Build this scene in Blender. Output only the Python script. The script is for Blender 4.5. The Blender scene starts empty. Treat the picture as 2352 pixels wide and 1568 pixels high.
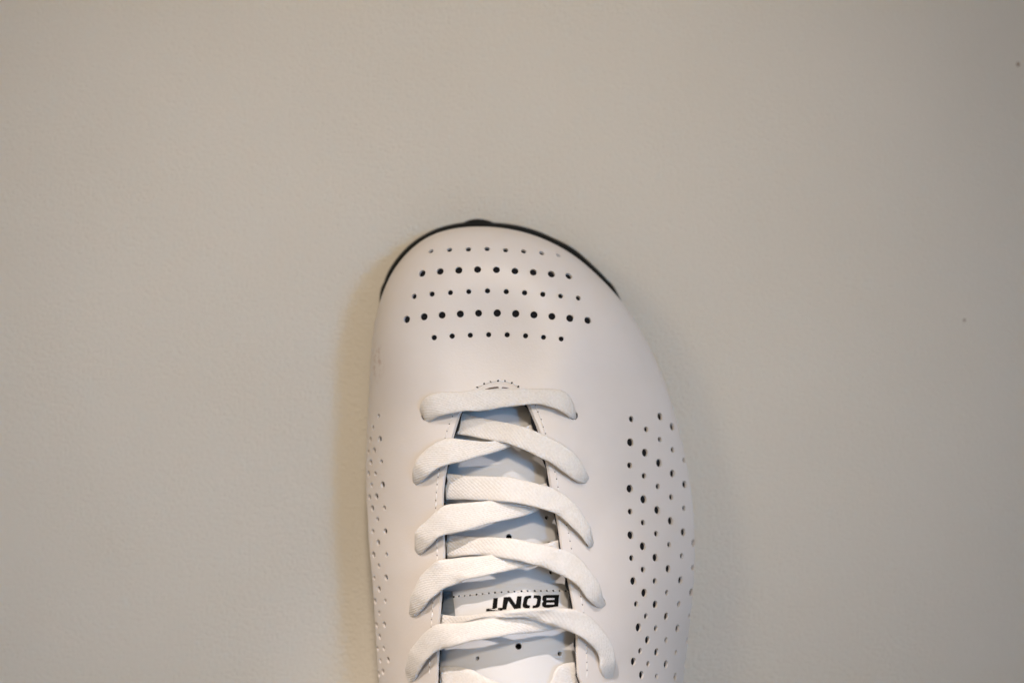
import bpy, bmesh, math, random
import numpy as np
from mathutils import Vector
from mathutils.bvhtree import BVHTree

random.seed(4); rng = np.random.default_rng(4)
scene = bpy.context.scene
COL = scene.collection
MM = 0.001

# ------------------------------------------------------------------ camera
H = 470.0                       # camera height above the painted surface, mm
FU = 2352 * 50.0 / 36.0         # focal length measured in photo units (2352 wide)
cd = bpy.data.cameras.new('camera'); cam = bpy.data.objects.new('camera', cd); COL.objects.link(cam)
cam.location = (0, 0, H * MM); cam.rotation_euler = (0, 0, 0)
cd.lens = 50; cd.sensor_width = 36; cd.clip_start = 0.01; cd.clip_end = 20
cd.dof.use_dof = True; cd.dof.focus_distance = (H - 50) * MM; cd.dof.aperture_fstop = 5.0
scene.camera = cam

# ------------------------------------------------------------------ world and lamps
w = bpy.data.worlds.new('World'); scene.world = w; w.use_nodes = True
w.node_tree.nodes['Background'].inputs[0].default_value = (1.0, 0.82, 0.64, 1)
w.node_tree.nodes['Background'].inputs[1].default_value = 0.275

def lamp(name, kind, loc, target, energy, color, **kw):
    ld = bpy.data.lights.new(name, kind); ld.energy = energy; ld.color = color
    for k, v in kw.items(): setattr(ld, k, v)
    o = bpy.data.objects.new(name, ld); COL.objects.link(o); o.location = loc
    d = Vector(target) - Vector(loc); o.rotation_euler = d.to_track_quat('-Z', 'Y').to_euler()
    return o
# ceiling spot over the toe end: its pool falls on the laces
lamp('spot_lamp', 'SPOT', (-0.24, 0.91, 0.72), (-0.020, -0.110, 0.092), 55, (1.0, 0.86, 0.77),
     shadow_soft_size=0.012, spot_size=math.radians(10.2), spot_blend=0.9)
# cool daylight from the right, warm lamp light from the left, added warm fill above
lamp('window_light', 'AREA', (1.15, 0.16, 2.25), (-0.045, -0.05, 0.0), 0.27, (0.16, 0.52, 1.0), shape='RECTANGLE', size=0.48, size_y=0.6, spread=math.radians(14))
lamp('warm_lamp', 'AREA', (-1.3, 0.4, 1.9), (0.0, 0.0, 0.0), 6.0, (1.0, 0.78, 0.52), shape='DISK', size=0.5)
lamp('fill_spot', 'SPOT', (0.08, 0.74, 1.34), (-0.034, 0.002, 0.0), 50, (1.0, 0.835, 0.66), shadow_soft_size=0.08, spot_size=math.radians(19.8), spot_blend=1.0)  # added fill with no known source; soft cone dims corners like lens vignette

scene.view_settings.view_transform = 'Standard'
try: scene.view_settings.look = 'None'
except Exception: pass
scene.view_settings.exposure = 0.0; scene.view_settings.gamma = 1.0

# ------------------------------------------------------------------ materials
def mat(name, color, rough=0.5, spec=0.5):
    m = bpy.data.materials.new(name); m.use_nodes = True
    b = m.node_tree.nodes['Principled BSDF']
    b.inputs['Base Color'].default_value = (*color, 1); b.inputs['Roughness'].default_value = rough
    b.inputs['Specular IOR Level'].default_value = spec
    return m, m.node_tree, b
def N(nt, t, **kw):
    n = nt.nodes.new(t)
    for k, v in kw.items():
        if k in n.inputs: n.inputs[k].default_value = v
        else: setattr(n, k, v)
    return n
def bump(nt, b, height, strength, dist, prev=None):
    n = N(nt, 'ShaderNodeBump'); n.inputs['Strength'].default_value = strength; n.inputs['Distance'].default_value = dist
    nt.links.new(height, n.inputs['Height'])
    if prev is not None: nt.links.new(prev.outputs[0], n.inputs['Normal'])
    nt.links.new(n.outputs[0], b.inputs['Normal']); return n
def noise(nt, scale, detail=3, rough=0.5, coord='Object'):
    tc = N(nt, 'ShaderNodeTexCoord'); n = N(nt, 'ShaderNodeTexNoise'); n.inputs['Scale'].default_value = scale
    n.inputs['Detail'].default_value = detail; n.inputs['Roughness'].default_value = rough
    nt.links.new(tc.outputs[coord], n.inputs['Vector']); return n
def ramp(nt, src, stops):
    r = N(nt, 'ShaderNodeValToRGB'); e = r.color_ramp.elements
    while len(e) < len(stops): e.new(0.5)
    for x, (p, c) in zip(e, stops): x.position = p; x.color = (*c, 1)
    nt.links.new(src, r.inputs[0]); return r

# painted plaster: roller stipple, a few specks
m_wall, nt, b = mat('painted_plaster', (0.60, 0.57, 0.53), 0.62, 0.35)
n1 = noise(nt, 520, 3, 0.5); n2 = noise(nt, 1200, 3, 0.6); n3 = noise(nt, 9, 3, 0.5)
r = ramp(nt, n3.outputs[0], [(0.3, (0.595, 0.568, 0.508)), (0.7, (0.625, 0.598, 0.538))])
nt.links.new(r.outputs[0], b.inputs['Base Color'])
bb = bump(nt, b, n1.outputs[0], 0.38, 0.0006); bump(nt, b, n2.outputs[0], 1.0, 0.0007, bb)

# white microfibre leather with fine grain, a faint scuff
m_leather, nt, b = mat('white_leather', (0.72, 0.69, 0.665), 0.42, 0.4)
n1 = noise(nt, 1500, 3, 0.6); n2 = noise(nt, 38, 4, 0.6)
r = ramp(nt, n2.outputs[0], [(0.3, (0.625, 0.595, 0.58)), (0.7, (0.665, 0.632, 0.617))])
nt.links.new(r.outputs[0], b.inputs['Base Color'])
n4 = noise(nt, 70, 3, 0.5); b4 = bump(nt, b, n4.outputs[0], 0.10, 0.0016); bump(nt, b, n1.outputs[0], 0.35, 0.00014, b4)
tc = N(nt, 'ShaderNodeTexCoord'); mp = N(nt, 'ShaderNodeMapping'); mp.inputs['Location'].default_value = (0.0415, 0.0062, -0.030)
vm = N(nt, 'ShaderNodeVectorMath'); vm.operation = 'MULTIPLY'; vm.inputs[1].default_value = (330, 130, 60)
vl = N(nt, 'ShaderNodeVectorMath'); vl.operation = 'LENGTH'; ns_ = noise(nt, 420, 4, 0.7)
nt.links.new(tc.outputs['Object'], mp.inputs['Vector']); nt.links.new(mp.outputs[0], vm.inputs[0]); nt.links.new(vm.outputs[0], vl.inputs[0])
ma = N(nt, 'ShaderNodeMath'); ma.operation = 'SUBTRACT'; ma.inputs[0].default_value = 1.0; ma.use_clamp = True; nt.links.new(vl.outputs['Value'], ma.inputs[1])
rn = ramp(nt, ns_.outputs[0], [(0.48, (0, 0, 0)), (0.66, (1, 1, 1))])
mb = N(nt, 'ShaderNodeMath'); mb.operation = 'MULTIPLY'; nt.links.new(ma.outputs[0], mb.inputs[0]); nt.links.new(rn.outputs[0], mb.inputs[1])
mx = N(nt, 'ShaderNodeMix'); mx.data_type = 'RGBA'; nt.links.new(mb.outputs[0], mx.inputs['Factor'])
nt.links.new(r.outputs[0], mx.inputs[6]); mx.inputs[7].default_value = (0.42, 0.30, 0.25, 1); nt.links.new(mx.outputs[2], b.inputs['Base Color'])

m_cut, nt, b = mat('leather_cut_edge', (0.62, 0.57, 0.50), 0.8, 0.2)
n1 = noise(nt, 1800, 3, 0.7); bump(nt, b, n1.outputs[0], 0.6, 0.0002)

m_hole_shade, nt, b = mat('hole_wall_shade', (0.055, 0.055, 0.06), 0.85, 0.1)  # shade inside the punched holes, painted as near-black walls on white leather
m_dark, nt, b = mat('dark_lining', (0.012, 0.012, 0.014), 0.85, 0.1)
m_rubber, nt, b = mat('black_sole', (0.006, 0.007, 0.007), 0.6, 0.15)
n1 = noise(nt, 900, 2); bump(nt, b, n1.outputs[0], 0.2, 0.0001)
m_tongue, nt, b = mat('tongue_leather', (0.585, 0.59, 0.605), 0.5, 0.35)
n1 = noise(nt, 1300, 3, 0.6); bump(nt, b, n1.outputs[0], 0.25, 0.00012)
m_lace, nt, b = mat('woven_lace', (0.78, 0.755, 0.73), 0.85, 0.2)
b.inputs['Sheen Weight'].default_value = 0.15
n1 = noise(nt, 5200, 3, 0.7); bump(nt, b, n1.outputs[0], 0.55, 0.00015)
n2 = noise(nt, 1300, 3, 0.6); r = ramp(nt, n2.outputs[0], [(0.3, (0.65, 0.635, 0.625)), (0.7, (0.73, 0.715, 0.705))])
nt.links.new(r.outputs[0], b.inputs['Base Color'])
m_thread, nt, b = mat('white_thread', (0.75, 0.73, 0.72), 0.6, 0.3)
m_print, nt, b = mat('black_print', (0.006, 0.006, 0.006), 0.85, 0.08)
m_mark, nt, b = mat('faded_brown_print', (0.10, 0.065, 0.045), 0.6, 0.3)
m_fabric, nt, b = mat('grey_fabric', (0.22, 0.25, 0.28), 0.9, 0.1)
tc = N(nt, 'ShaderNodeTexCoord'); wv = N(nt, 'ShaderNodeTexWave'); wv.bands_direction = 'Y'
wv.inputs['Scale'].default_value = 260; wv.inputs['Distortion'].default_value = 1.0
nt.links.new(tc.outputs['Object'], wv.inputs['Vector']); bump(nt, b, wv.outputs['Color'], 0.25, 0.0002)
m_speck, nt, b = mat('dark_speck', (0.30, 0.24, 0.19), 0.9, 0.1)

# ------------------------------------------------------------------ helpers
def P(u, v, z):
    """world mm of the point at height z seen at photo unit (u, v)"""
    k = (H - z) / FU
    return np.array([(u - 1176.0) * k, (784.0 - v) * k, z])

def mesh_mm(name, verts, faces, mats, parent=None, smooth=True, mi=None):
    me = bpy.data.meshes.new(name)
    me.from_pydata((np.asarray(verts, float) * MM).tolist(), [], [tuple(int(i) for i in f) for f in faces])
    for m in mats: me.materials.append(m)
    if mi is not None: me.polygons.foreach_set('material_index', np.asarray(mi, dtype=np.int32))
    me.polygons.foreach_set('use_smooth', [smooth] * len(me.polygons))
    me.update()
    o = bpy.data.objects.new(name, me); COL.objects.link(o)
    if parent: o.parent = parent
    return o

def catmull(pts, n):
    """smooth curve through pts, resampled to n points at equal arc length"""
    p = np.asarray(pts, float)
    p = np.vstack([2 * p[0] - p[1], p, 2 * p[-1] - p[-2]])
    out = []
    for i in range(1, len(p) - 2):
        t = np.linspace(0, 1, 24, endpoint=False)[:, None]
        a, b_, c, d = p[i - 1], p[i], p[i + 1], p[i + 2]
        out.append(0.5 * (2 * b_ + (c - a) * t + (2 * a - 5 * b_ + 4 * c - d) * t**2 + (3 * b_ - a - 3 * c + d) * t**3))
    out = np.vstack(out + [p[-2][None]])
    s = np.concatenate([[0], np.cumsum(np.linalg.norm(np.diff(out, axis=0), axis=1))])
    q = np.linspace(0, s[-1], n)
    return np.stack([np.interp(q, s, out[:, j]) for j in range(out.shape[1])], 1)

def smooth_open(a, it):
    a = a.copy()
    for _ in range(it): a[1:-1] = 0.25 * a[:-2] + 0.5 * a[1:-1] + 0.25 * a[2:]
    return a

def smooth_sym(a, it):
    '''smoothing with mirrored ends, so the slope is zero where the two halves of the shoe meet'''
    a = np.asarray(a, float)
    for _ in range(it):
        p = np.concatenate([[a[1]], a, [a[-2]]]); a = 0.25 * p[:-2] + 0.5 * p[1:-1] + 0.25 * p[2:]
    return a

def merge_mesh(verts, faces, d=1e-3):
    bm = bmesh.new(); vs = [bm.verts.new(v) for v in verts]
    for f in faces:
        try: bm.faces.new([vs[i] for i in f])
        except ValueError: pass
    bmesh.ops.remove_doubles(bm, verts=bm.verts[:], dist=d)
    bmesh.ops.dissolve_degenerate(bm, dist=1e-4, edges=bm.edges[:])
    bmesh.ops.recalc_face_normals(bm, faces=bm.faces[:])
    return bm

# ------------------------------------------------------------------ painted surface
wall = mesh_mm('painted_surface', [(-900, -900, 0), (900, -900, 0), (900, 900, 0), (-900, 900, 0)], [(0, 1, 2, 3)], [m_wall], smooth=False)
wall['kind'] = 'structure'

# ------------------------------------------------------------------ shoe: shape of the upper
shoe = bpy.data.objects.new('cycling_shoe', None); COL.objects.link(shoe)
shoe['label'] = 'white perforated leather lace-up cycling shoe with black sole edge'
shoe['category'] = 'shoe'

def ze_of(y):       # height of the widest line
    return np.interp(y, [-245, -70, 0, 25, 38], [24, 28, 22, 18, 17])
def to_world_edge(lst):
    out = []
    for u, v in lst:
        z = 16.0
        for _ in range(4): z = float(ze_of(P(u, v, z)[1]))
        out.append(P(u, v, z)[:2])
    return out
R1 = lambda X, Y: (803.9 + 0.29297 * X, 470.9 + 0.29297 * Y)
toe_tip = R1(1010, 171)
Lpx = [toe_tip] + [R1(*p) for p in [(860, 178), (720, 207), (600, 255), (480, 345), (400, 430), (330, 530), (285, 620), (250, 710), (222, 800), (197, 900), (181, 1000), (166, 1130), (155, 1300), (147, 1500)]] + \
      [(843, 985), (840.5, 1040), (840, 1090), (841, 1138), (843.5, 1182), (845.6, 1226), (848.5, 1270), (855, 1333), (859, 1400), (863, 1465), (867.6, 1531), (870, 1568)]
Rpx = [toe_tip] + [R1(*p) for p in [(1150, 176), (1300, 200), (1450, 240), (1600, 305), (1750, 390), (1890, 505), (2000, 610), (2090, 706), (2150, 780), (2210, 860), (2262, 945), (2305, 1025), (2352, 1110)]] + \
      [(1518, 852), (1531, 885), (1541, 919), (1554, 963), (1565, 1007), (1574, 1040), (1584.6, 1105), (1589, 1138), (1594, 1182), (1596, 1226), (1597, 1275), (1594.5, 1333), (1590, 1388), (1580, 1476), (1573.7, 1531), (1569, 1568)]
Lw = to_world_edge(Lpx) + [np.array(p) for p in [(-37, -130), (-30, -155), (-24, -185), (-20, -210), (-14, -228), (-4, -239), (8, -243)]]
Rw = to_world_edge(Rpx) + [np.array(p) for p in [(52, -130), (49, -155), (44, -185), (40, -210), (33, -228), (21, -239), (8, -243)]]
K = 300
def resample(c, n):
    q = np.concatenate([[0], np.cumsum(np.linalg.norm(np.diff(c, axis=0), axis=1))]); t = np.linspace(0, q[-1], n)
    return np.stack([np.interp(t, q, c[:, 0]), np.interp(t, q, c[:, 1])], 1)
full = smooth_open(catmull(list(reversed(Lw)) + list(Rw[1:]), 2400), 250)      # one curve round the toe, so no kink at the tip
it = int(np.argmax(full[:, 1])); EL = resample(full[:it + 1][::-1], K); ER = resample(full[it:], K)
ym = 0.5 * (EL[:, 1] + ER[:, 1])
YT, YH = ym[0], ym[-1]
def spine_y(y):
    y = np.asarray(y, float)
    return np.interp(y, [YH, YH + 20, YH + 45, YH + 75, -45, -20, 5, YT], [YH + 38, YH + 48, YH + 60, YH + 78, -45, -25, -11, -3])
def ridge_h(y):
    return np.interp(y, [-245, -200, -165, -140, -118, -100, -80, -60, -40, -25, -10, 0, 10], [82, 86, 88, 86, 81.5, 76, 69, 62, 55, 49.5, 44, 40.5, 38])
sy = spine_y(ym); sy = smooth_sym(sy, 120)
sx = np.interp(sy, [-245, -200, -130, -96, -60, -25, 5], [8, 8, 3, -1.0, -2.0, -4.5, -6.5])
sh = smooth_sym(ridge_h(sy), 60)
SP = np.stack([sx, sy], 1)
zeL, zeR = ze_of(EL[:, 1]), ze_of(ER[:, 1])
# profile exponents along the shoe: full toe box, sloping flanks at the instep
YS = [-240, -150, -100, -50, -10, 10, 40]
pL = smooth_sym(np.interp(ym, YS, [3.0, 2.2, 1.65, 1.75, 2.7, 3.6, 4.4]), 25)
pR = smooth_sym(np.interp(ym, YS, [3.0, 2.4, 1.9, 1.9, 2.6, 3.6, 4.4]), 25)
qL = smooth_sym(np.interp(ym, YS, [2.0, 1.3, 1.03, 1.04, 1.4, 1.9, 2.3]), 25)
qR = smooth_sym(np.interp(ym, YS, [2.0, 1.3, 1.03, 1.04, 1.4, 1.9, 2.3]), 25)
M = 46
rr = np.sin(np.linspace(0, 1, M) ** 0.85 * math.pi / 2)          # dense near the edge
B = 14
def ring_rows(off=0.0):
    rows = []
    for k in range(K):
        row = []
        fl = (np.clip(1 - rr ** pL[k], 0, 1)) ** (1 / qL[k]); fq = (np.clip(1 - rr ** pR[k], 0, 1)) ** (1 / qR[k])
        def top(E, ze, idx, fr):
            xy = SP[k] + (E - SP[k]) * rr[idx]
            return [xy[0], xy[1], ze + (sh[k] - ze) * fr[idx]]
        for i in range(M - 1, 0, -1): row.append(top(EL[k], zeL[k], i, fl))
        for i in range(0, M): row.append(top(ER[k], zeR[k], i, fq))
        zb = 6.0 + 4.0 * max(0.0, (ym[k] - 0) / 38.0)
        def low(E, ze, j):            # j = 1..B : round side wall tucks in to the sole
            d = np.linalg.norm(E - SP[k]) + 1e-9
            if j <= 8:
                a = j / 8 * math.pi / 2
                ins = 7.0 * (1 - math.cos(a)) * min(1, d / 12); z = ze - (ze - zb) * math.sin(a)
                f = 1 - ins / d
            else:
                f = (1 - 7.0 * min(1, d / 12) / d) * (1 - (j - 8) / (B - 8)); z = zb
            xy = SP[k] + (E - SP[k]) * f
            return [xy[0], xy[1], z]
        for j in range(1, B + 1): row.append(low(ER[k], zeR[k], j))
        for j in range(B - 1, 0, -1): row.append(low(EL[k], zeL[k], j))
        rows.append(row)
    return np.array(rows)
rows = ring_rows()
n_r = rows.shape[1]
verts = rows.reshape(-1, 3)
faces = [(k * n_r + i, k * n_r + (i + 1) % n_r, (k + 1) * n_r + (i + 1) % n_r, (k + 1) * n_r + i) for k in range(K - 1) for i in range(n_r)]
bm0 = merge_mesh(verts, faces)
for _ in range(6):
    bmesh.ops.smooth_vert(bm0, verts=bm0.verts[:], factor=0.5, use_axis_x=True, use_axis_y=True, use_axis_z=True)
# even out the middle of the toe box, where the rows fan out
fc = np.array([-6.5, -6.0]); top_v = [v for v in bm0.verts if v.co.z > 24]
co = np.array([v.co[:] for v in top_v]); dd = np.linalg.norm(co[:, :2] - fc, axis=1)
def poly(x, y):
    x = (x - fc[0]) / 25; y = (y - fc[1]) / 25
    return np.stack([x**a * y**b_ for a in range(5) for b_ in range(5 - a)], 1)
sel = (dd > 9) & (dd < 27)
cf, *_ = np.linalg.lstsq(poly(co[sel, 0], co[sel, 1]), co[sel, 2], rcond=None)
wt = np.clip((22 - dd) / 12, 0, 1); wt = wt * wt * (3 - 2 * wt)
zn = co[:, 2] * (1 - wt) + (poly(co[:, 0], co[:, 1]) @ cf) * wt
for v, z in zip(top_v, zn): v.co.z = float(z)
bm0.normal_update()
V0 = np.array([v.co[:] for v in bm0.verts]); N0 = np.array([v.normal[:] for v in bm0.verts])
bm0.verts.index_update()
F0 = [tuple(v.index for v in f.verts) for f in bm0.faces]
REF = BVHTree.FromPolygons(V0.tolist(), F0)
CAMV = Vector((0, 0, H))

def hit(u, v):
    d = Vector(P(u, v, 0)) - CAMV
    loc, nrm, idx, dist = REF.ray_cast(CAMV, d.normalized())
    if loc is None:
        loc, nrm, idx, dist = REF.find_nearest(Vector(P(u, v, 20)))
    n = Vector((0, 0, 0))
    for vi in F0[idx]:
        wgt = 1.0 / (1e-3 + (Vector(V0[vi]) - loc).length); n += Vector(N0[vi]) * wgt
    return np.array(loc), np.array(n.normalized())
def on(u, v, lift):
    """point seen at (u, v), lifted above the uncut upper"""
    z = hit(u, v)[0][2]
    return P(u, v, z + lift)
def zref(x, y):
    loc, nrm, idx, dist = REF.ray_cast(Vector((x, y, 300)), Vector((0, 0, -1)))
    return loc[2] if loc is not None else 20.0

def offset_bm(d_out, d_in):
    """closed shell between two inward offsets of the reference surface"""
    n = len(V0)
    vv = np.vstack([V0 - N0 * d_out, V0 - N0 * d_in])
    ff = F0 + [tuple(i + n for i in reversed(f)) for f in F0]
    return vv, ff, n

def temp_obj(verts, faces, mi=None):
    me = bpy.data.meshes.new('temp'); me.from_pydata(np.asarray(verts).tolist(), [], [tuple(int(i) for i in f) for f in faces])
    for _ in range(4): me.materials.append(None)
    if mi is not None: me.polygons.foreach_set('material_index', np.asarray(mi, dtype=np.int32))
    me.update(); o = bpy.data.objects.new('temp', me); COL.objects.link(o); return o

def boolean(base, cutter):
    md = base.modifiers.new('cut', 'BOOLEAN'); md.operation = 'DIFFERENCE'; md.object = cutter
    md.solver = 'MANIFOLD'
    bpy.context.view_layer.update()
    ev = base.evaluated_get(bpy.context.evaluated_depsgraph_get())
    me = bpy.data.meshes.new_from_object(ev)
    n0 = len(base.data.polygons)
    if abs(len(me.polygons) - n0) < 20:
        md.solver = 'EXACT'; bpy.context.view_layer.update()
        ev = base.evaluated_get(bpy.context.evaluated_depsgraph_get()); me = bpy.data.meshes.new_from_object(ev)
    return me
def drop(*objs):
    for o in objs:
        me = o.data; bpy.data.objects.remove(o); bpy.data.meshes.remove(me)

class Geo:
    def __init__(s): s.v = []; s.f = []; s.m = []
    def add(s, verts, faces, m=0):
        n = len(s.v); s.v += [tuple(map(float, p)) for p in verts]; s.f += [tuple(i + n for i in f) for f in faces]; s.m += [m] * len(faces)
    def cyl(s, c, axis, r, d0, d1, seg=20, r1=None, m=0, sx=1.0, xdir=None):
        a = Vector(axis).normalized(); t = a.orthogonal().normalized() if xdir is None else (Vector(xdir) - a * Vector(xdir).dot(a)).normalized()
        b_ = a.cross(t); r1 = r if r1 is None else r1; ps = []
        for d, q in ((d0, r), (d1, r1)):
            for i in range(seg):
                th = 2 * math.pi * i / seg
                ps.append(Vector(c) + a * d + t * (q * sx * math.cos(th)) + b_ * (q * math.sin(th)))
        s.add(ps, [tuple(reversed(range(seg))), tuple(range(seg, 2 * seg))] + [(i, (i + 1) % seg, seg + (i + 1) % seg, seg + i) for i in range(seg)], m)
    def prism(s, bot, top, m=0):
        n = len(bot)
        s.add(list(bot) + list(top), [tuple(reversed(range(n))), tuple(range(n, 2 * n))] + [(i, (i + 1) % n, n + (i + 1) % n, n + i) for i in range(n)], m)

# ------------------------------------------------------------------ perforations (photo positions)
R4 = lambda X, Y: (1378.1 + 0.21973 * X, 918.7 + 0.21973 * Y)
R5 = lambda X, Y: (1378.1 + 0.21973 * X, 1223.7 + 0.21973 * Y)
R6 = lambda X, Y: (803.9 + 0.21973 * X, 918.7 + 0.21973 * Y)
R7 = lambda X, Y: (803.9 + 0.21973 * X, 1223.7 + 0.21973 * Y)
G2 = lambda X, Y: (890.0 + 0.21973 * X, 849.8 + 0.21973 * Y)
G3 = lambda X, Y: (890.0 + 0.2457 * X, 1182.9 + 0.2457 * Y)
SM, LG = 0.80, 1.10
holes = []          # u, v, radius, depth
def put(conv, lst, r, depth=2.6): holes.extend((*conv(*p), r, depth) for p in lst)
put(R1, [(635, 362), (780, 351), (928, 347), (1075, 344), (1220, 354), (1362, 363), (1503, 376), (1634, 394)], SM * 1.05)
put(R1, [(566, 536), (707, 520), (853, 511), (1000, 505), (1148, 507), (1293, 517), (1437, 527), (1579, 541), (1715, 556)], LG)
put(R1, [(503, 716), (643, 697), (787, 686), (931, 678), (1078, 672), (1225, 678), (1369, 687), (1512, 699), (1651, 713), (1790, 729)], SM)
put(R1, [(445, 896), (581, 875), (722, 862), (865, 853), (1008, 847), (1154, 846), (1299, 851), (1442, 860), (1583, 872), (1724, 887), (1864, 903)], LG)
put(R1, [(660, 1038), (801, 1026), (943, 1019), (1087, 1015), (1232, 1016), (1376, 1024), (1517, 1035), (1656, 1048)], SM)
put(R4, [(328, 197), (482, 303), (625, 410), (759, 517), (878, 625), (310, 680), (460, 790), (604, 900), (744, 1012), (878, 1127), (316, 1163), (450, 1278), (983, 1240), (588, 1393), (723, 1508)], SM)
put(R4, [(628, 170), (755, 277), (317, 440), (470, 548), (617, 655), (757, 765), (884, 878), (311, 923), (455, 1035), (598, 1147), (737, 1260), (870, 1378), (320, 1408), (448, 1525), (978, 1490)], LG)
put(R5, [(330, 260), (855, 238), (450, 380), (969, 360), (573, 500), (699, 620), (378, 740), (823, 740), (481, 867), (932, 865), (583, 993), (690, 1117), (420, 1230), (795, 1245), (503, 1363), (887, 1370), (591, 1493), (700, 1620), (800, 1740)], SM)
put(R5, [(578, 255), (712, 372), (348, 500), (840, 492), (463, 623), (954, 615), (577, 745), (692, 870), (403, 985), (810, 993), (496, 1115), (912, 1122), (590, 1243), (350, 1340), (688, 1370), (433, 1480), (786, 1500), (510, 1610), (880, 1630)], LG)
put(R6, [(299, 167), (242, 290), (329, 643), (265, 768), (226, 887), (359, 1125), (288, 1245), (240, 1370), (192, 540)], SM)
put(R6, [(313, 405), (252, 525), (217, 650), (194, 770), (343, 882), (277, 1005), (233, 1128), (370, 1368), (295, 1487), (212, 415), (204, 1015)], LG * 0.92)
put(R7, [(382, 225), (301, 343), (252, 467), (369, 710), (306, 835), (290, 1205), (354, 1203), (316, 1330)], SM)
put(R7, [(246, 225), (377, 465), (304, 585), (263, 710), (359, 955), (277, 960), (309, 1080), (399, 1325), (345, 1448), (300, 1470)], LG * 0.92)
cut = Geo()
for u, v, r, dep in holes:
    r *= 1.12 if v > 915 and u > 1200 else 1.0
    c, n = hit(u, v)
    if n[2] < 0.12: continue
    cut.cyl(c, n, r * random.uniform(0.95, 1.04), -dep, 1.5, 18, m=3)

# eyelets where the lace goes through
eyelets = [(976, 955), (1318, 954), (956, 1104), (1343, 1096), (962, 1264), (1355, 1246), (947, 1406), (1382, 1382), (945, 1556), (1396, 1546)]
for u, v in eyelets:
    c, n = hit(u, v); cut.cyl(c, n, 1.3, -3.5, 2.0, 22)

# throat: opening between the two eyestays, running on into the ankle opening
TL = [(1147, 903)][:0] + [G2(785, 440), G2(740, 560), G2(700, 700), G2(635, 1000), G2(600, 1200), G2(590, 1400), G3(536, 180), G3(540, 400), G3(515, 700), G3(490, 1010), G3(485, 1250), G3(475, 1420), G3(470, 1568)]
TR = [G2(1450, 370), G2(1500, 480), G2(1565, 640), G2(1640, 940), G2(1690, 1215), G3(1590, 130), G3(1615, 310), G3(1670, 570), G3(1730, 870), G3(1755, 1120), G3(1760, 1300), G3(1770, 1500)]
TTOP = [(1078, 918), (1105, 903), (1143, 897), (1178, 901), (1196, 913)]
loop_px = catmull(list(reversed(TL)) + TTOP + TR, 150)
def throat_poly(extra_top=0.0, jag=0.0, ins=0.0):
    pts = []
    for u, v in loop_px:
        pts.append(on(u, v, 0)[:2])
    pts = np.array(pts)
    tail = np.array([(44, -140), (38, -165), (33, -195), (28, -215), (14, -226), (-2, -218), (-9, -195), (-15, -165), (-24, -140)])
    tail[:, 0] = tail[:, 0] * 0.72 + 2
    pts = np.vstack([pts, tail])
    d = np.roll(pts, -1, 0) - np.roll(pts, 1, 0); nrm = np.stack([d[:, 1], -d[:, 0]], 1); nrm /= np.linalg.norm(nrm, axis=1)[:, None] + 1e-9
    ctr = pts.mean(0)
    if ((pts - ctr) * nrm).sum() < 0: nrm = -nrm
    j = (smooth_open(rng.normal(0, 1, len(pts)), 1) * jag) if jag else 0.0
    return pts, nrm, pts + nrm * (extra_top - ins + j)[..., None] if np.ndim(extra_top - ins + j) else pts + nrm * (extra_top - ins)
def prism_from(pts, nrm, base_off, top_off):
    zs = np.array([zref(x, y) for x, y in pts]) if False else None
    g = Geo()
    bot, top = [], []
    for (x, y), n in zip(pts, nrm):
        z = zref(x, y)
        bot.append((x - n[0] * 0.0 + n[0] * base_off, y + n[1] * base_off, max(30.0, z - 4)))
        top.append((x + n[0] * top_off, y + n[1] * top_off, z + 3))
    return bot, top
def area_of(p, t):
    (ax, ay), (bx, by), (cx, cy) = (p[i][:2] for i in t)
    return (bx - ax) * (cy - ay) - (by - ay) * (cx - ax)
def fill_prism(g, bot, top, m):
    """prism whose caps are triangulated (outline is not convex)"""
    from mathutils.geometry import tessellate_polygon
    mid = list(top); top = [(p[0], p[1], 140.0) for p in mid]
    tri = tessellate_polygon([[Vector((p[0], p[1], 0)) for p in top]])
    tri0 = tessellate_polygon([[Vector((p[0], p[1], 0)) for p in bot]])
    n = len(bot)
    area = sum(top[i][0] * top[(i + 1) % n][1] - top[(i + 1) % n][0] * top[i][1] for i in range(n))
    side = [(i, (i + 1) % n, n + (i + 1) % n, n + i) for i in range(n)] + [(n + i, n + (i + 1) % n, 2 * n + (i + 1) % n, 2 * n + i) for i in range(n)]
    if area < 0: side = [tuple(reversed(f)) for f in side]
    capt, capb = [], []
    for t in tri: capt.append(tuple(2 * n + i for i in (t if area_of(top, t) > 0 else tuple(reversed(t)))))
    for t in tri0: capb.append(t if area_of(bot, t) < 0 else tuple(reversed(t)))
    g.add(list(bot) + mid + top, capb + capt + side, m)
tp, tn, _ = throat_poly()
bot, top = prism_from(tp, tn, -3.2, 4.2)      # leaning wall so the cut edge shows
fill_prism(cut, bot, top, 2)

vv, ff, n0 = offset_bm(0.0, 0.75)
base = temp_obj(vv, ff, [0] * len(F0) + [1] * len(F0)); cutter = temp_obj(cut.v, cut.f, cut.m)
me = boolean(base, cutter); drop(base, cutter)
print('upper faces', len(me.polygons))
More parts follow.
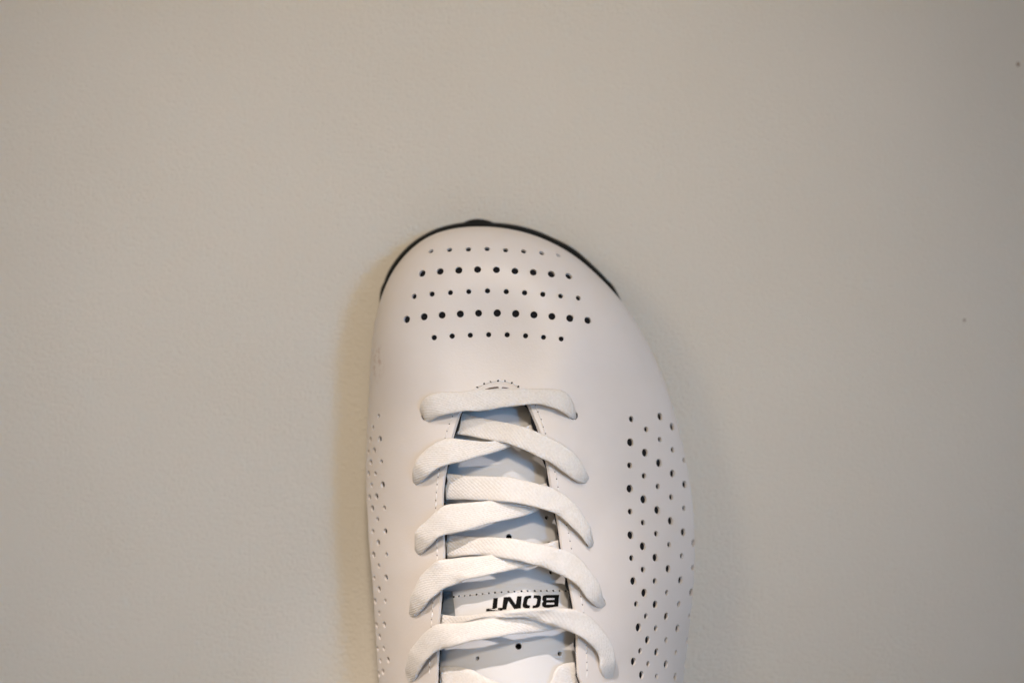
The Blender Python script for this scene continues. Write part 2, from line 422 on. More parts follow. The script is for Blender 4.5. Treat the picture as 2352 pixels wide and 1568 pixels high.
# smooth normals of the uncut surface on the cut mesh
def finish_upper(me):
    nl = len(me.loops); norms = np.zeros((nl, 3))
    cache = {}
    for p in me.polygons:
        fn = p.normal
        for li in p.loop_indices:
            vi = me.loops[li].vertex_index
            if vi not in cache:
                co = me.vertices[vi].co
                loc, nr, idx, dist = REF.find_nearest(co)
                n = Vector((0, 0, 0))
                if dist < 0.03:
                    for k in F0[idx]:
                        n += Vector(N0[k]) / (0.02 + (Vector(V0[k]) - loc).length ** 2)
                    n.normalize()
                cache[vi] = n
            n = cache[vi]
            norms[li] = n if (n.length > 0 and n.dot(fn) > 0.8) else fn
    me.polygons.foreach_set('use_smooth', [True] * len(me.polygons))
    me.normals_split_custom_set(norms.tolist())
finish_upper(me)
me.transform(__import__('mathutils').Matrix.Scale(MM, 4))
me.materials.clear()
for m_ in (m_leather, m_dark, m_cut, m_hole_shade): me.materials.append(m_)
me.name = 'upper'
upper = bpy.data.objects.new('upper', me); COL.objects.link(upper); upper.parent = shoe
upper['label'] = 'white leather upper with rows of punched holes'

# dark lining behind the leather, its ragged edge just showing in the throat
vv, ff, n0 = offset_bm(0.8, 1.4)
g = Geo()
pts, nrm, _ = throat_poly()
jag = 0.05 + np.abs(smooth_open(rng.normal(0, 0.75, len(pts)), 1))
bot, top = [], []
for (x, y), n, j in zip(pts, nrm, jag):
    z = zref(x, y); o_ = 0.40 - j
    bot.append((x + n[0] * (o_ - 0.9), y + n[1] * (o_ - 0.9), max(30, z - 4))); top.append((x + n[0] * (o_ + 0.6), y + n[1] * (o_ + 0.6), z + 3))
fill_prism(g, bot, top, 0)
for u, v in eyelets:
    c, n = hit(u, v); g.cyl(c, n, 1.15, -4.5, 2.0, 16)
base = temp_obj(vv, ff); cutter = temp_obj(g.v, g.f)
me = boolean(base, cutter); drop(base, cutter)
me.transform(__import__('mathutils').Matrix.Scale(MM, 4)); me.materials.clear(); me.materials.append(m_dark); me.name = 'lining'
me.polygons.foreach_set('use_smooth', [False] * len(me.polygons))
lining = bpy.data.objects.new('lining', me); COL.objects.link(lining); lining.parent = shoe

# ------------------------------------------------------------------ sole
def sole_edge(lst, z=11.0): return [(P(u, v, z)[:2] - np.array([-8.0, 6.0])) * 1.013 + np.array([-8.0, 6.0]) for u, v in lst]
oL = [R1(*p) for p in [(1010, 143), (880, 146), (700, 186), (560, 255), (460, 330), (380, 415), (310, 520), (270, 620), (242, 710)]]
oR = [R1(*p) for p in [(1010, 143), (1140, 146), (1300, 165), (1450, 205), (1600, 270), (1750, 350), (1900, 480), (2000, 580), (2080, 680)]]
def sole_half(px, E):
    w_ = sole_edge(px)
    y_end = w_[-1][1]
    rest = [e for e in E if e[1] < y_end - 12][::14]
    out = list(w_)
    for e in rest:
        c = np.array([np.interp(e[1], sy[::-1], sx[::-1]), max(min(e[1], -11), YH + 38)])
        d = e - c; L_ = np.linalg.norm(d); out.append(c + d * (1 - min(6.0, 1.2 + 0.12 * (y_end - 12 - e[1])) / L_))
    out.append(np.array([8, YH + 3]))
    return catmull(out, 160)
sL, sR = sole_half(oL, EL), sole_half(oR, ER)
g = Geo(); srows = []
for k in range(160):
    yk = 0.5 * (sL[k, 1] + sR[k, 1])
    zb = np.interp(yk, [-245, -60, -20, 38], [0, 0, 1.0, 4.5]); zt = 12.5
    c = 0.5 * (sL[k] + sR[k]); c[1] = np.clip(c[1], YH + 38, -5)
    row = []
    prof = [(0.0, zt + 1.0), (0.5, zt + 1.0), (-1, zt), (-0.5, zt - 0.8), (0.0, zt - 2.2), (-0.4, zb + 2), (-1.6, zb + 0.6), (-3.5, zb), (0.4, zb)]
    def pt(E, q):
        o_, z = q
        d = E - c; L_ = np.linalg.norm(d)
        if q[1] in (zt + 1.0,) : f = o_ if o_ > 0 else 0
        elif o_ > 0: f = o_
        else: f = 1 + o_ / L_
        return (*(c + d * f), z)
    row = [pt(sL[k], q) for q in prof] + [(*c, zb)] + [pt(sR[k], q) for q in reversed(prof[1:])]
    srows.append(row)
srows = np.array(srows); ns = srows.shape[1]
bm = merge_mesh(srows.reshape(-1, 3), [(k * ns + i, k * ns + (i + 1) % ns, (k + 1) * ns + (i + 1) % ns, (k + 1) * ns + i) for k in range(159) for i in range(ns)])
bm.verts.index_update()
sole = mesh_mm('sole', [v.co[:] for v in bm.verts], [tuple(v.index for v in f.verts) for f in bm.faces], [m_rubber], shoe)
bm.free()
# rubber toe bumper: a low rounded tab standing proud of the rim
g = Geo(); nb, nj = 40, 10; tip = P(*R1(1012, 143), 10.0)
bv = []
for i in range(nb + 1):
    t = i / nb; u = 1060 + (1140 - 1060) * t; e = math.sin(math.pi * t) ** 0.55
    v_edge = 513.6 + 1.0 * abs(t - 0.45) * 2 + (1.5 if False else 0)
    out_v = v_edge + 2.0 - (3.0 + 11.0) * e * (1 - 0.15 * t)
    a = P(u, out_v, 9.5); c = P(u, v_edge + 14, 9.5)
    for j in range(nj):
        th = 2 * math.pi * j / nj
        y = c[1] + (a[1] - c[1]) * (0.5 + 0.5 * math.cos(th)); z = 9.5 + 2.4 * math.sin(th) * (0.35 + 0.65 * e)
        bv.append((a[0], y, z))
bf = [(i * nj + j, i * nj + (j + 1) % nj, (i + 1) * nj + (j + 1) % nj, (i + 1) * nj + j) for i in range(nb) for j in range(nj)]
bf += [tuple(range(nj)), tuple(nb * nj + j for j in reversed(range(nj)))]
mesh_mm('toe_bumper', bv, bf, [m_rubber], sole)

# ------------------------------------------------------------------ tongue
t_rows = []; ty = np.linspace(-9, -150, 130); NTX = 46
def throat_lr(y):
    pl = np.array([on(u, v, 0)[:2] for u, v in TL[::1]]); pr = np.array([on(u, v, 0)[:2] for u, v in TR])
    return pl, pr
pl, pr = throat_lr(0)
def tong_z(x, y):
    xl = np.interp(y, pl[::-1, 1], pl[::-1, 0]); xr = np.interp(y, pr[::-1, 1], pr[::-1, 0])
    c = 0.5 * (xl + xr); hw = 0.5 * (xr - xl)
    s = (x - c) / (hw + 6)
    return zref(c + (x - c) * 0.85, y) - 7.4 - 2.4 * np.clip(abs(s), 0, 1.2) ** 2.2 - (1.3 if y > -20 else 0) * 0 - (1.2 * np.clip(s, 0, 1.2) ** 2)
tv = []
for y in ty:
    xl = np.interp(y, pl[::-1, 1], pl[::-1, 0]) - 5; xr = np.interp(y, pr[::-1, 1], pr[::-1, 0]) + 5
    for i in range(NTX):
        x = xl + (xr - xl) * i / (NTX - 1); tv.append((x, y, tong_z(x, y)))
tv = np.array(tv); nt_ = len(tv); ny = len(ty)
tf = [(r_ * NTX + i, (r_ + 1) * NTX + i, (r_ + 1) * NTX + i + 1, r_ * NTX + i + 1) for r_ in range(ny - 1) for i in range(NTX - 1)]
lowv = tv - np.array([0, 0, 1.8])
bound = [(0, i) for i in range(NTX)] + [(r_, NTX - 1) for r_ in range(1, ny)] + [(ny - 1, i) for i in range(NTX - 2, -1, -1)] + [(r_, 0) for r_ in range(ny - 2, 0, -1)]
bi = [r_ * NTX + i for r_, i in bound]
tfull = tf + [tuple(i + nt_ for i in reversed(f)) for f in tf] + [(bi[j], bi[(j + 1) % len(bi)], bi[(j + 1) % len(bi)] + nt_, bi[j] + nt_) for j in range(len(bi))]
TB = BVHTree.FromPolygons(tv.tolist(), tf)
def tong(u, v, lift=0.0):
    d = Vector(P(u, v, 0)) - CAMV
    loc, n, idx, dist = TB.ray_cast(CAMV, d.normalized())
    if loc is None: loc, n, idx, dist = TB.find_nearest(Vector(on(u, v, -5)))
    if n.z < 0: n = -n
    return np.array(loc) + np.array(n) * lift, np.array(n)
cut = Geo()
for X, Y, r in [(1135, 200, 0.86), (1490, 20, 0.62), (1512, 262, 0.6), (1530, 530, 0.62), (840, 1335, 0.62), (1225, 1222, 0.92), (1610, 1290, 0.66), (1000, -150, 0.8)]:
    if Y < -100: continue
    c, n = tong(*G3(X, Y)); cut.cyl(c, n, r, -3, 2, 20)
base = temp_obj(np.vstack([tv, lowv]), tfull); cutter = temp_obj(cut.v, cut.f)
bmf = bmesh.new(); bmf.from_mesh(base.data); bmesh.ops.recalc_face_normals(bmf, faces=bmf.faces[:]); bmf.to_mesh(base.data); bmf.free()
me = boolean(base, cutter); drop(base, cutter)
me.transform(__import__('mathutils').Matrix.Scale(MM, 4)); me.materials.clear(); me.materials.append(m_tongue); me.name = 'tongue'
me.polygons.foreach_set('use_smooth', [True] * len(me.polygons))
tongue = bpy.data.objects.new('tongue', me); COL.objects.link(tongue); tongue.parent = shoe
bpy.context.view_layer.objects.active = tongue
me.set_sharp_from_angle(angle=math.radians(35))
# dark insole/padding beneath, so the holes and gaps look into shade
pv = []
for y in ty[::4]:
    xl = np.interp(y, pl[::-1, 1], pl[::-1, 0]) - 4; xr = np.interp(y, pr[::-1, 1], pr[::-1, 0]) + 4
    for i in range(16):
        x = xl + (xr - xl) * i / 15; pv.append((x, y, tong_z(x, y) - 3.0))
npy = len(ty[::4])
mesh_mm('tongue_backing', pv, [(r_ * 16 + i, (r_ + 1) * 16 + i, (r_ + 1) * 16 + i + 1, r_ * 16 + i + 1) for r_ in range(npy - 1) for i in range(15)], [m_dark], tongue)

# label patch sewn on the tongue
def patch_grid(quad_fn, nu, nv, lift, thick):
    vs, vb = [], []
    for j in range(nv):
        for i in range(nu):
            u, v = quad_fn(i / (nu - 1), j / (nv - 1)); e = min(i, nu - 1 - i, j, nv - 1 - j)
            vs.append(tong(u, v, lift - (0.12 if e == 0 else 0))[0]); vb.append(tong(u, v, lift - thick)[0])
    n = nu * nv
    f = [(j * nu + i, (j + 1) * nu + i, (j + 1) * nu + i + 1, j * nu + i + 1) for j in range(nv - 1) for i in range(nu - 1)]
    bd = [i for i in range(nu)] + [j * nu + nu - 1 for j in range(1, nv)] + [(nv - 1) * nu + i for i in range(nu - 2, -1, -1)] + [j * nu for j in range(nv - 2, 0, -1)]
    f += [(bd[k], bd[(k + 1) % len(bd)], bd[(k + 1) % len(bd)] + n, bd[k] + n) for k in range(len(bd))]
    return vs + vb, f
topc = catmull([G3(623, 713), G3(800, 690), G3(1000, 665), G3(1150, 650), G3(1460, 640), G3(1760, 638)], 40)
botc = catmull([G3(660, 1010), G3(850, 1000), G3(1000, 985), G3(1300, 975), G3(1500, 972), G3(1790, 968)], 40)
def qf(a, b_):
    i = a * 39; i0 = int(min(38, i)); t = i - i0
    A = topc[i0] * (1 - t) + topc[i0 + 1] * t; Bq = botc[i0] * (1 - t) + botc[i0 + 1] * t
    q = A * (1 - b_) + Bq * b_; return q[0], q[1]
vs, fs = patch_grid(qf, 40, 16, 0.95, 1.2)
label = mesh_mm('tongue_label', vs, fs, [m_tongue], tongue, smooth=False)
label['label'] = 'white sewn patch with black upside-down lettering'

def flat_poly(g, pts_uv, lift, surf, sub=3):
    """thin print following the surface"""
    from mathutils.geometry import tessellate_polygon
    n = len(pts_uv)
    P3 = [surf(u, v, lift) for u, v in pts_uv]; P3 = [p[0] if isinstance(p, tuple) else p for p in P3]
    tri = tessellate_polygon([[Vector((u, v, 0)) for u, v in pts_uv]])
    fixed = []
    for t in tri:
        a, b_, c = (Vector(P3[i]) for i in t); fixed.append(t if (b_ - a).cross(c - a).z > 0 else tuple(reversed(t)))
    g.add(P3, fixed)
Z8 = lambda X, Y: (1159.9 + 0.17254 * X, 1297.7 + 0.17254 * Y)
Bq = [[(703, 397), (694, 475), (690, 551), (648, 560), (648, 527), (637, 500), (645, 463), (652, 440), (655, 397)],
      [(655, 397), (652, 440), (540, 440), (538, 466), (645, 463), (637, 500), (540, 502), (533, 527), (648, 527), (648, 560), (560, 570), (515, 566), (487, 552), (478, 530), (482, 503), (498, 484), (483, 468), (483, 430), (500, 407), (545, 399)]]
glyphs = {'B': [[(703, 397), (690, 551), (636, 556), (637, 527), (639, 501), (641, 463), (643, 440), (645, 397)],
                [(645, 398), (643, 440), (540, 441), (510, 441), (484, 440), (488, 420), (505, 405), (545, 399)],
                [(540, 441), (538, 466), (540, 484), (498, 484), (483, 468), (484, 440)],
                [(538, 466), (641, 463), (640, 482), (639, 501), (540, 502), (536, 484)],
                [(540, 484), (540, 502), (534, 527), (479, 530), (482, 503), (498, 484)],
                [(534, 527), (637, 525), (636, 557), (560, 569), (515, 566), (487, 552), (479, 530)]],
          'O': [[(345, 405), (300, 408), (265, 416), (246, 436), (228, 530), (234, 560), (260, 577), (320, 577), (328, 538), (300, 535), (285, 520), (288, 495), (298, 458), (316, 445), (338, 443)],
                [(375, 402), (440, 403), (465, 412), (472, 435), (458, 530), (445, 555), (420, 569), (357, 577), (360, 540), (390, 537), (407, 520), (418, 457), (405, 443), (370, 443)]],
          'N': [[(-13, 428), (72, 425), (141, 527), (160, 417), (220, 415), (205, 583), (122, 588), (45, 478), (22, 592), (-35, 596)]],
          'T': [[(1255 - 1398, 441), (1310 - 1398, 438), (1297 - 1398, 572), (1375 - 1398, 568), (1368 - 1398, 606), (1158 - 1398, 618), (1166 - 1398, 580), (1240 - 1398, 577)]]}
def surf_label(u, v, lift): return tong(u, v, 0.95 + lift)[0]
for ch, polys in glyphs.items():
    g = Geo()
    for pl_ in polys:
        dense = []
        for a, b_ in zip(pl_, pl_[1:] + pl_[:1]):
            nseg = max(1, int(math.dist(a, b_) / 40))
            dense += [(a[0] + (b_[0] - a[0]) * t / nseg, a[1] + (b_[1] - a[1]) * t / nseg) for t in range(nseg)]
        flat_poly(g, [Z8(*p) for p in dense], 0.06, surf_label)
    mesh_mm('letter', g.v, g.f, [m_print], tongue, smooth=False)

# grey woven fabric showing left of the patch
fv = []
for j in range(14):
    v = 1357 + j * 7.5
    for i in range(8):
        u = 1000 + i * 7; fv.append(tong(u, v, 0.18)[0])
mesh_mm('tongue_fabric', fv, [(j * 8 + i, (j + 1) * 8 + i, (j + 1) * 8 + i + 1, j * 8 + i + 1) for j in range(13) for i in range(7)], [m_fabric], tongue)

# ------------------------------------------------------------------ patch at the end of the throat
g = Geo()
arch = catmull([(1078, 921), (1084, 908), (1095, 895.5), (1110, 886.5), (1128, 880), (1147, 877.5), (1166, 880), (1181, 886), (1194, 894), (1205, 905), (1214, 920)], 40)
inner = catmull([(1082, 922), (1104, 905), (1143, 899), (1178, 903), (1206, 921)], 40)
vs = []; nk = 6
for a, i_ in zip(arch, inner):
    for k in range(nk):
        q = a * (1 - k / (nk - 1)) + i_ * (k / (nk - 1)); vs.append(on(q[0], q[1], 0.02 if k == 0 else (0.42 if k < nk - 1 else 0.02)))
    
fs = [(i * nk + k, i * nk + k + 1, (i + 1) * nk + k + 1, (i + 1) * nk + k) for i in range(39) for k in range(nk - 1)]
throat_patch = mesh_mm('throat_patch', vs, fs, [m_leather], shoe)
for poly in ([(1114.5, 893.6), (1124, 890.2), (1135, 888.2), (1144, 887.4), (1146.6, 890.6), (1137, 891.8), (1126, 893.4), (1118, 894.8)],
             [(1151.5, 891.2), (1154, 888.4), (1163, 889.2), (1170, 890.4), (1163, 891.6)]):
    g = Geo(); flat_poly(g, poly, 0.5, lambda u, v, l: on(u, v, l)); mesh_mm('printed_mark', g.v, g.f, [m_mark], throat_patch, smooth=False)

# ------------------------------------------------------------------ stitching
def stitch_line(g, gd, px, surf, step, r=0.16, gap=0.22, side=0.0, hole_r=0.17):
    n = 400; c = catmull(px, n); pts = np.array([surf(u, v) for u, v in c])
    s = np.concatenate([[0], np.cumsum(np.linalg.norm(np.diff(pts, axis=0), axis=1))])
    q = 0.0
    while q + step < s[-1]:
        jit = random.uniform(-0.12, 0.12); a0, a1 = q + gap * step * 0.5 + jit, q + step * (1 - gap * 0.5) + jit
        ring = []; m_ = 7
        for k in range(m_):
            t = k / (m_ - 1); d = a0 + (a1 - a0) * t
            p = np.array([np.interp(d, s, pts[:, j]) for j in range(3)])
            t2 = np.array([np.interp(d + .05, s, pts[:, j]) for j in range(3)]) - p
            t2 = t2 / (np.linalg.norm(t2) + 1e-9); sd = np.cross(t2, [0, 0, 1]); sd /= np.linalg.norm(sd) + 1e-9
            p = p + np.array([0, 0, 0.22 * math.sin(math.pi * t) - 0.10]) + sd * (t - 0.5) * 0.18
            for e in range(6):
                th = 2 * math.pi * e / 6; ring.append(p + sd * r * math.cos(th) + np.array([0, 0, 1]) * r * math.sin(th))
        fs_ = [(k * 6 + e, k * 6 + (e + 1) % 6, (k + 1) * 6 + (e + 1) % 6, (k + 1) * 6 + e) for k in range(m_ - 1) for e in range(6)] + [tuple(range(6)), tuple((m_ - 1) * 6 + e for e in range(6))]
        g.add(ring, fs_)
        # needle hole: small dark pit disc at the end of each stitch
        d = q + jit; p = np.array([np.interp(max(d, 0), s, pts[:, j]) for j in range(3)])
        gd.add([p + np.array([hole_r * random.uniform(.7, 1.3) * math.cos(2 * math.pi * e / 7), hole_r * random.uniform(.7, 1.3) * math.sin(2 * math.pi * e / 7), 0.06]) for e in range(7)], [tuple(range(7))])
        q += step
g, gd = Geo(), Geo()
s0 = lambda u, v: on(u, v, 0.0)
stitch_line(g, gd, [(1086, 901), (1094, 891), (1107, 883.5), (1125, 877.5), (1144, 874.5), (1163, 876), (1180, 881), (1193, 890), (1202, 899)], s0, 2.15, 0.26, 0.2, hole_r=0.36)
stitch_line(g, gd, [(1229.5, 930), (1236, 946.5), (1243.8, 965), (1249, 984), (1254.8, 1001), (1263, 1035), (1270, 1066), (1277.8, 1096), (1283, 1124), (1296, 1180), (1307, 1230), (1318, 1290), (1330, 1350), (1341, 1410), (1346, 1470), (1349, 1568)], s0, 2.3, 0.15, 0.25)
stitch_line(g, gd, [(1046, 940), (1034, 968), (1028, 986), (1023, 1004), (1011, 1065), (1004, 1113), (1001, 1157), (1002, 1220), (1004, 1281), (997, 1355), (991, 1431), (988, 1500), (985, 1568)], s0, 2.3, 0.15, 0.25)
mesh_mm('stitching', g.v, g.f, [m_thread], shoe)['kind'] = 'stuff'
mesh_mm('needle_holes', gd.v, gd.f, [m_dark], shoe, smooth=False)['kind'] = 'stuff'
g, gd = Geo(), Geo()
stitch_line(g, gd, [G3(640, 762), G3(800, 748), G3(1000, 728), G3(1200, 716), G3(1450, 710), G3(1740, 712)], lambda u, v: tong(u, v, 0.95)[0], 1.9, 0.17, 0.3, hole_r=0.30)
mesh_mm('label_stitching', g.v, g.f, [m_thread], tongue)['kind'] = 'stuff'
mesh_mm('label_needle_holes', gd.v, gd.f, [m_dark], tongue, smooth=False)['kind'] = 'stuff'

# ------------------------------------------------------------------ laces
def ribbon(A, Bp, lifts, thick=1.0, tilt=None, twist=0.0, name='lace_strand', conv=None):
    """flat braided strand between two edges seen in the photo; lifts = [(t, mm above the uncut upper)]"""
    approx = max(np.linalg.norm(np.diff(np.array(A), axis=0), axis=1).sum(), np.linalg.norm(np.diff(np.array(Bp), axis=0), axis=1).sum()) * 0.127
    n = max(60, int(approx / 0.24))
    a, b_ = catmull(A, n), catmull(Bp, n)
    t = np.linspace(0, 1, n); L = np.interp(t, [q[0] for q in lifts], [q[1] for q in lifts]); L = smooth_open(L, max(4, n // 14))
    TL_ = np.zeros(n) if tilt is None else smooth_open(np.interp(t, [q[0] for q in tilt], [q[1] for q in tilt]), max(4, n // 14))
    pa = np.array([on(u, v, l + s) for (u, v), l, s in zip(a, L, TL_)]); pb = np.array([on(u, v, l - s) for (u, v), l, s in zip(b_, L, TL_)])
    pa, pb = smooth_open(pa, 6), smooth_open(pb, 6)
    c = 0.5 * (pa + pb); x = pa - pb; wd = np.linalg.norm(x, axis=1); x /= wd[:, None]
    tan = np.gradient(c, axis=0); tan /= np.linalg.norm(tan, axis=1)[:, None]
    nr = np.cross(x, tan); nr /= np.linalg.norm(nr, axis=1)[:, None]
    if nr[:, 2].mean() < 0: nr = -nr
    s = np.concatenate([[0], np.cumsum(np.linalg.norm(np.diff(c, axis=0), axis=1))])
    NA, NB = 44, 12                       # top is woven, underside plain
    xs = np.concatenate([np.cos(np.linspace(0, math.pi, NA)) * 0 + np.linspace(1, -1, NA), np.linspace(-1, 1, NB + 2)[1:-1]])
    sgn = np.concatenate([np.ones(NA), -np.ones(NB)])
    prof = (1 - np.abs(xs) ** 4) ** 0.55
    cols = 9
    cc = (xs * 0.5 + 0.5) * cols
    V = []
    ph = rng.uniform(0, 9)
    wob = np.interp(s, np.arange(0, s[-1] + 6, 3.0), rng.normal(0, 0.10, len(np.arange(0, s[-1] + 6, 3.0))))
    g5 = np.arange(0, s[-1] + 8, 4.0)
    wed = np.interp(s, g5, rng.normal(0, 0.03, len(g5))); curl = smooth_open(np.interp(s, g5, rng.normal(0, 0.28, len(g5))), 12)
    for i in range(n):
        # braid: rows of small beads, alternate columns shifted, slanting toward the middle
        q1 = s[i] * 0.55 + xs * wd[i] * 0.5 * 0.83; q2 = s[i] * 0.83 - xs * wd[i] * 0.5 * 0.55
        k = np.floor(q1 / 0.78); fr = q1 / 0.78 - k
        bead = np.sin(math.pi * fr) ** 0.8 * (0.5 + 0.5 * np.abs(np.sin(math.pi * (q2 / 1.15 + 0.5 * (k % 2) + ph))))
        hgt = sgn * prof * thick * 0.5 + np.where(sgn > 0, bead * 0.20 * (1 - np.abs(xs) ** 6), 0) + wob[i] * (1 - xs ** 2) * 0.6 + curl[i] * xs ** 2 * np.sign(xs + 0.3)
        edge = 1 + 0.012 * math.sin(2 * math.pi * s[i] / 0.9 + ph) + wed[i]
        V.append(c[i] + x[i] * (xs * wd[i] * 0.5 * edge)[:, None] + nr[i] * hgt[:, None])
    V = np.array(V); m_ = V.shape[1]; V += rng.normal(0, 0.022, V.shape)
    F = [(i * m_ + j, i * m_ + (j + 1) % m_, (i + 1) * m_ + (j + 1) % m_, (i + 1) * m_ + j) for i in range(n - 1) for j in range(m_)]
    F += [tuple(range(m_)), tuple((n - 1) * m_ + j for j in reversed(range(m_)))]
    o = mesh_mm(name, V.reshape(-1, 3), F, [m_lace], shoe)
    bmx = bmesh.new(); bmx.from_mesh(o.data); bmesh.ops.recalc_face_normals(bmx, faces=bmx.faces[:]); bmx.to_mesh(o.data); bmx.free()
    return o
g2 = lambda *l: [G2(*p) for p in l]
g3 = lambda *l: [G3(*p) for p in l]
IN = -3.6        # below the leather
# straight bar at the toe end
o = ribbon(g2((385, 440), (350, 400), (365, 330), (430, 268), (540, 235), (800, 215), (1100, 205), (1400, 195), (1650, 188), (1800, 205), (1900, 265), (1955, 370), (1975, 470), (1965, 510)),
           g2((400, 520), (420, 548), (445, 538), (520, 490), (650, 455), (800, 440), (1100, 405), (1400, 370), (1580, 362), (1720, 392), (1830, 445), (1900, 490), (1945, 512), (1955, 520)),
           [(0, -1.5), (0.05, 1.4), (0.12, 2.9), (0.3, 2.9), (0.7, 2.8), (0.87, 2.8), (0.95, 1.2), (1, -2.0)])
o['label'] = 'straight lace bar nearest the toe'
# strands that rise from the left throat edge and run to the right eyelets
ribbon(g2((640, 420), (790, 450), (950, 488), (1100, 522), (1300, 556), (1450, 598), (1580, 650), (1720, 718), (1850, 795), (1970, 895), (2050, 1005), (2098, 1110), (2095, 1150)),
       g2((600, 650), (720, 672), (850, 690), (1000, 720), (1200, 760), (1300, 785), (1450, 845), (1600, 915), (1720, 972), (1850, 1070), (1950, 1148), (2030, 1183), (2075, 1170)),
       [(0, IN), (0.10, IN), (0.28, -1.0), (0.42, 1.9), (0.6, 2.9), (0.8, 3.0), (0.92, 1.9), (0.97, 0.3), (1, -2.0)])
ribbon(g2((480, 1070), (610, 1080), (750, 1095), (900, 1105), (1050, 1110), (1150, 1115), (1300, 1125), (1450, 1155), (1600, 1190), (1700, 1215), (1800, 1262), (1900, 1335), (1990, 1432)) + g3((1840, 20), (1895, 90), (1922, 180), (1932, 270), (1925, 295)),
       g2((480, 1345), (595, 1350), (750, 1355), (900, 1358), (1100, 1360), (1250, 1375), (1400, 1400), (1550, 1440), (1700, 1480)) + g3((1590, 2), (1650, 42), (1720, 105), (1800, 195), (1850, 272), (1885, 300), (1905, 302)),
       [(0, IN), (0.10, IN), (0.26, -1.0), (0.38, 1.9), (0.55, 3.0), (0.8, 3.1), (0.92, 2.2), (0.97, 0.3), (1, -2.0)])
ribbon(g3((440, 190), (560, 185), (740, 192), (900, 203), (1000, 207), (1200, 225), (1400, 262), (1600, 312), (1700, 347), (1800, 412), (1880, 500), (1950, 600), (1990, 690), (2012, 770), (2038, 825), (2030, 850)),
       g3((430, 412), (550, 403), (720, 385), (850, 375), (1000, 385), (1150, 410), (1300, 445), (1430, 477), (1550, 522), (1650, 567), (1720, 612), (1800, 685), (1870, 770), (1930, 838), (1975, 868), (2010, 866)),
       [(0, IN), (0.10, IN), (0.24, -1.0), (0.36, 2.0), (0.55, 3.2), (0.8, 3.3), (0.92, 2.3), (0.97, 0.3), (1, -2.0)])
ribbon(g3((400, 905), (520, 925), (640, 940), (800, 930), (950, 908), (1100, 891), (1300, 876), (1500, 866), (1650, 868), (1750, 882), (1850, 922), (1950, 1002), (2040, 1105), (2095, 1205), (2118, 1300), (2118, 1400), (2105, 1500), (2080, 1535)),
       g3((400, 1080), (520, 1060), (640, 1030), (800, 985), (950, 958), (1100, 945), (1250, 948), (1400, 982), (1550, 1022), (1650, 1062), (1750, 1104), (1850, 1165), (1940, 1250), (1985, 1330), (1990, 1400), (1995, 1460), (2020, 1510), (2050, 1535)),
       [(0, IN), (0.10, IN), (0.2, -0.8), (0.34, 2.4), (0.55, 3.4), (0.8, 3.5), (0.92, 2.4), (0.97, 0.3), (1, -2.0)], tilt=[(0, 0), (0.25, 0.0), (0.4, 0.9), (0.55, 0.9), (0.75, 0), (1, 0)])
# strands that leave the left eyelets, cross under, and dive below the right edge
ribbon(g2((272, 1165), (268, 1060), (300, 935), (370, 850), (480, 772), (600, 722), (700, 712), (850, 730), (1000, 748), (1100, 745), (1250, 690), (1400, 610), (1520, 560), (1640, 540)),
       g2((305, 1208), (350, 1170), (450, 1080), (550, 1020), (650, 985), (800, 945), (950, 905), (1100, 865), (1200, 830), (1300, 790), (1420, 735), (1520, 690), (1620, 665), (1720, 660)),
       [(0, -1.5), (0.04, 0.9), (0.11, 2.9), (0.3, 2.6), (0.5, 1.4), (0.62, 0.2), (0.8, -1.4), (0.9, IN), (1, IN)])
ribbon(g3((262, 330), (256, 230), (272, 150), (320, 80), (400, 20)) + g2((520, 1480), (600, 1418), (700, 1396), (850, 1376), (1000, 1366), (1150, 1350), (1300, 1320), (1450, 1260), (1600, 1190), (1760, 1160)),
       g3((292, 378), (325, 365), (370, 310), (440, 240), (540, 180), (700, 145), (850, 110), (1000, 70), (1150, 35), (1280, 4)) + g2((1560, 1470), (1650, 1400), (1720, 1340), (1820, 1310)),
       [(0, -1.5), (0.04, 0.9), (0.11, 3.0), (0.3, 2.7), (0.5, 1.5), (0.65, 0.1), (0.85, -1.6), (0.93, IN), (1, IN)])
ribbon(g3((208, 910), (212, 810), (240, 700), (300, 592), (380, 502), (470, 432), (560, 405), (700, 390), (850, 378), (1000, 365), (1150, 345), (1300, 310), (1450, 268), (1580, 235), (1700, 215)),
       g3((238, 972), (290, 920), (350, 850), (430, 762), (490, 702), (600, 652), (750, 602), (900, 570), (1100, 525), (1250, 495), (1380, 474), (1480, 430), (1570, 390), (1650, 360), (1760, 340)),
       [(0, -1.5), (0.04, 0.9), (0.11, 3.0), (0.3, 2.8), (0.5, 1.6), (0.65, 0.2), (0.85, -1.6), (0.93, IN), (1, IN)])
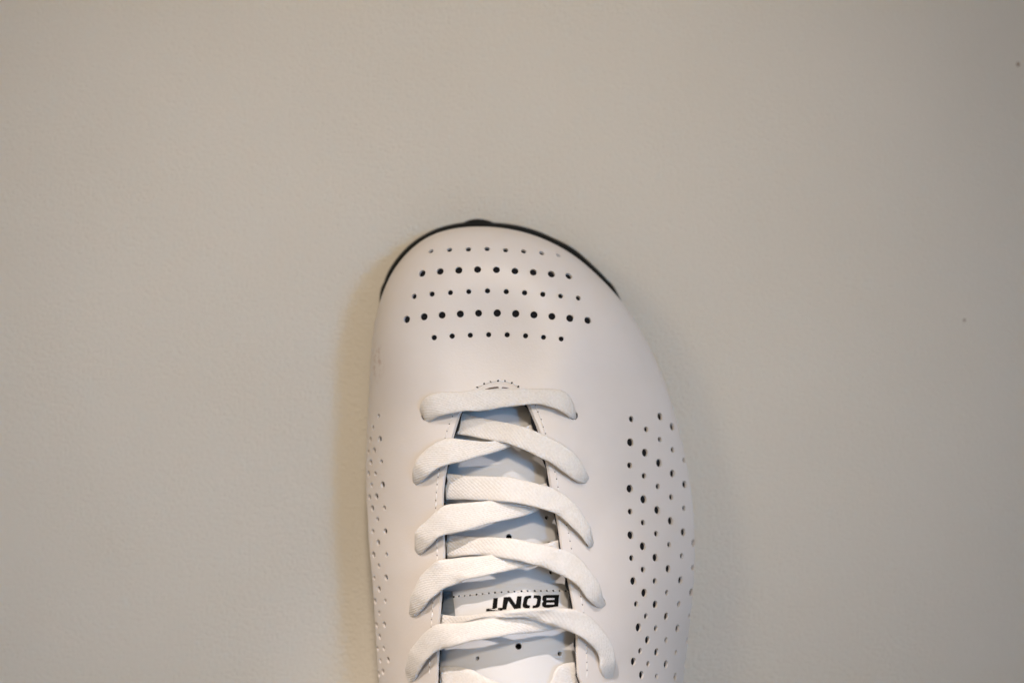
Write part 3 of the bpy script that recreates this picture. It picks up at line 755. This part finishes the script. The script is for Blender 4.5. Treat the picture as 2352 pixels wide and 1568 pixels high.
ribbon(g3((172, 1490), (172, 1400), (192, 1300), (250, 1200), (330, 1112), (420, 1042), (490, 1015), (650, 1000), (800, 985), (950, 965), (1100, 945), (1250, 930), (1400, 925), (1550, 925), (1700, 920), (1820, 915)),
       g3((215, 1580), (265, 1530), (310, 1450), (345, 1390), (400, 1325), (470, 1267), (600, 1225), (750, 1190), (900, 1160), (1050, 1135), (1200, 1110), (1400, 1090), (1550, 1068), (1650, 1045), (1740, 1030), (1830, 1025)),
       [(0, -1.5), (0.05, 1.1), (0.13, 3.4), (0.3, 3.9), (0.5, 2.2), (0.65, 0.4), (0.85, -1.6), (0.93, IN), (1, IN)])
# next pair, cut by the lower picture edge
ribbon(g3((380, 1410), (480, 1420), (600, 1410), (700, 1410), (790, 1435), (880, 1490), (1000, 1545), (1200, 1610), (1500, 1680), (1760, 1690), (1920, 1770), (2050, 1900), (2110, 2010)),
       g3((380, 1640), (480, 1650), (600, 1670), (700, 1690), (800, 1710), (900, 1740), (1050, 1770), (1250, 1800), (1500, 1840), (1680, 1880), (1820, 1950), (1960, 2030), (2060, 2050)),
       [(0, -5.2), (0.2, -5.2), (0.34, -4.2), (0.46, -1.2), (0.6, 1.8), (0.85, 1.8), (0.95, 0.2), (1, -2)])
ribbon(g3((130, 2050), (150, 1900), (240, 1790), (400, 1740), (600, 1700), (900, 1690), (1200, 1680), (1420, 1640), (1525, 1560), (1555, 1470), (1600, 1415), (1670, 1388), (1760, 1372), (1860, 1370)),
       g3((190, 2090), (300, 2010), (420, 1940), (600, 1900), (800, 1860), (1000, 1830), (1250, 1790), (1420, 1750), (1540, 1700), (1630, 1650), (1720, 1610), (1800, 1590), (1880, 1585)),
       [(0, -1.5), (0.06, 0.5), (0.16, 1.6), (0.36, 1.2), (0.52, -1.2), (0.68, -4.2), (0.8, -5.2), (1, -5.2)])

# ------------------------------------------------------------------ small specks on the painted surface
for (u, v, r, label_) in [(2338, 148.5, 0.75, 'tiny dark chip in the paint at the far right, near the top'), (2215, 735, 0.55, 'tiny faint speck in the paint at mid-height on the right')]:
    c = P(u, v, 0); ring = [(c[0], c[1], 0.28)] + [(c[0] + r * random.uniform(.6, 1.1) * math.cos(k * math.pi / 5), c[1] + r * random.uniform(.7, 1.3) * math.sin(k * math.pi / 5), 0.03) for k in range(10)]
    o = mesh_mm('paint_speck', ring, [(0, 1 + k, 1 + (k + 1) % 10) for k in range(10)], [m_speck], smooth=True)
    o['label'] = label_; o['category'] = 'speck'
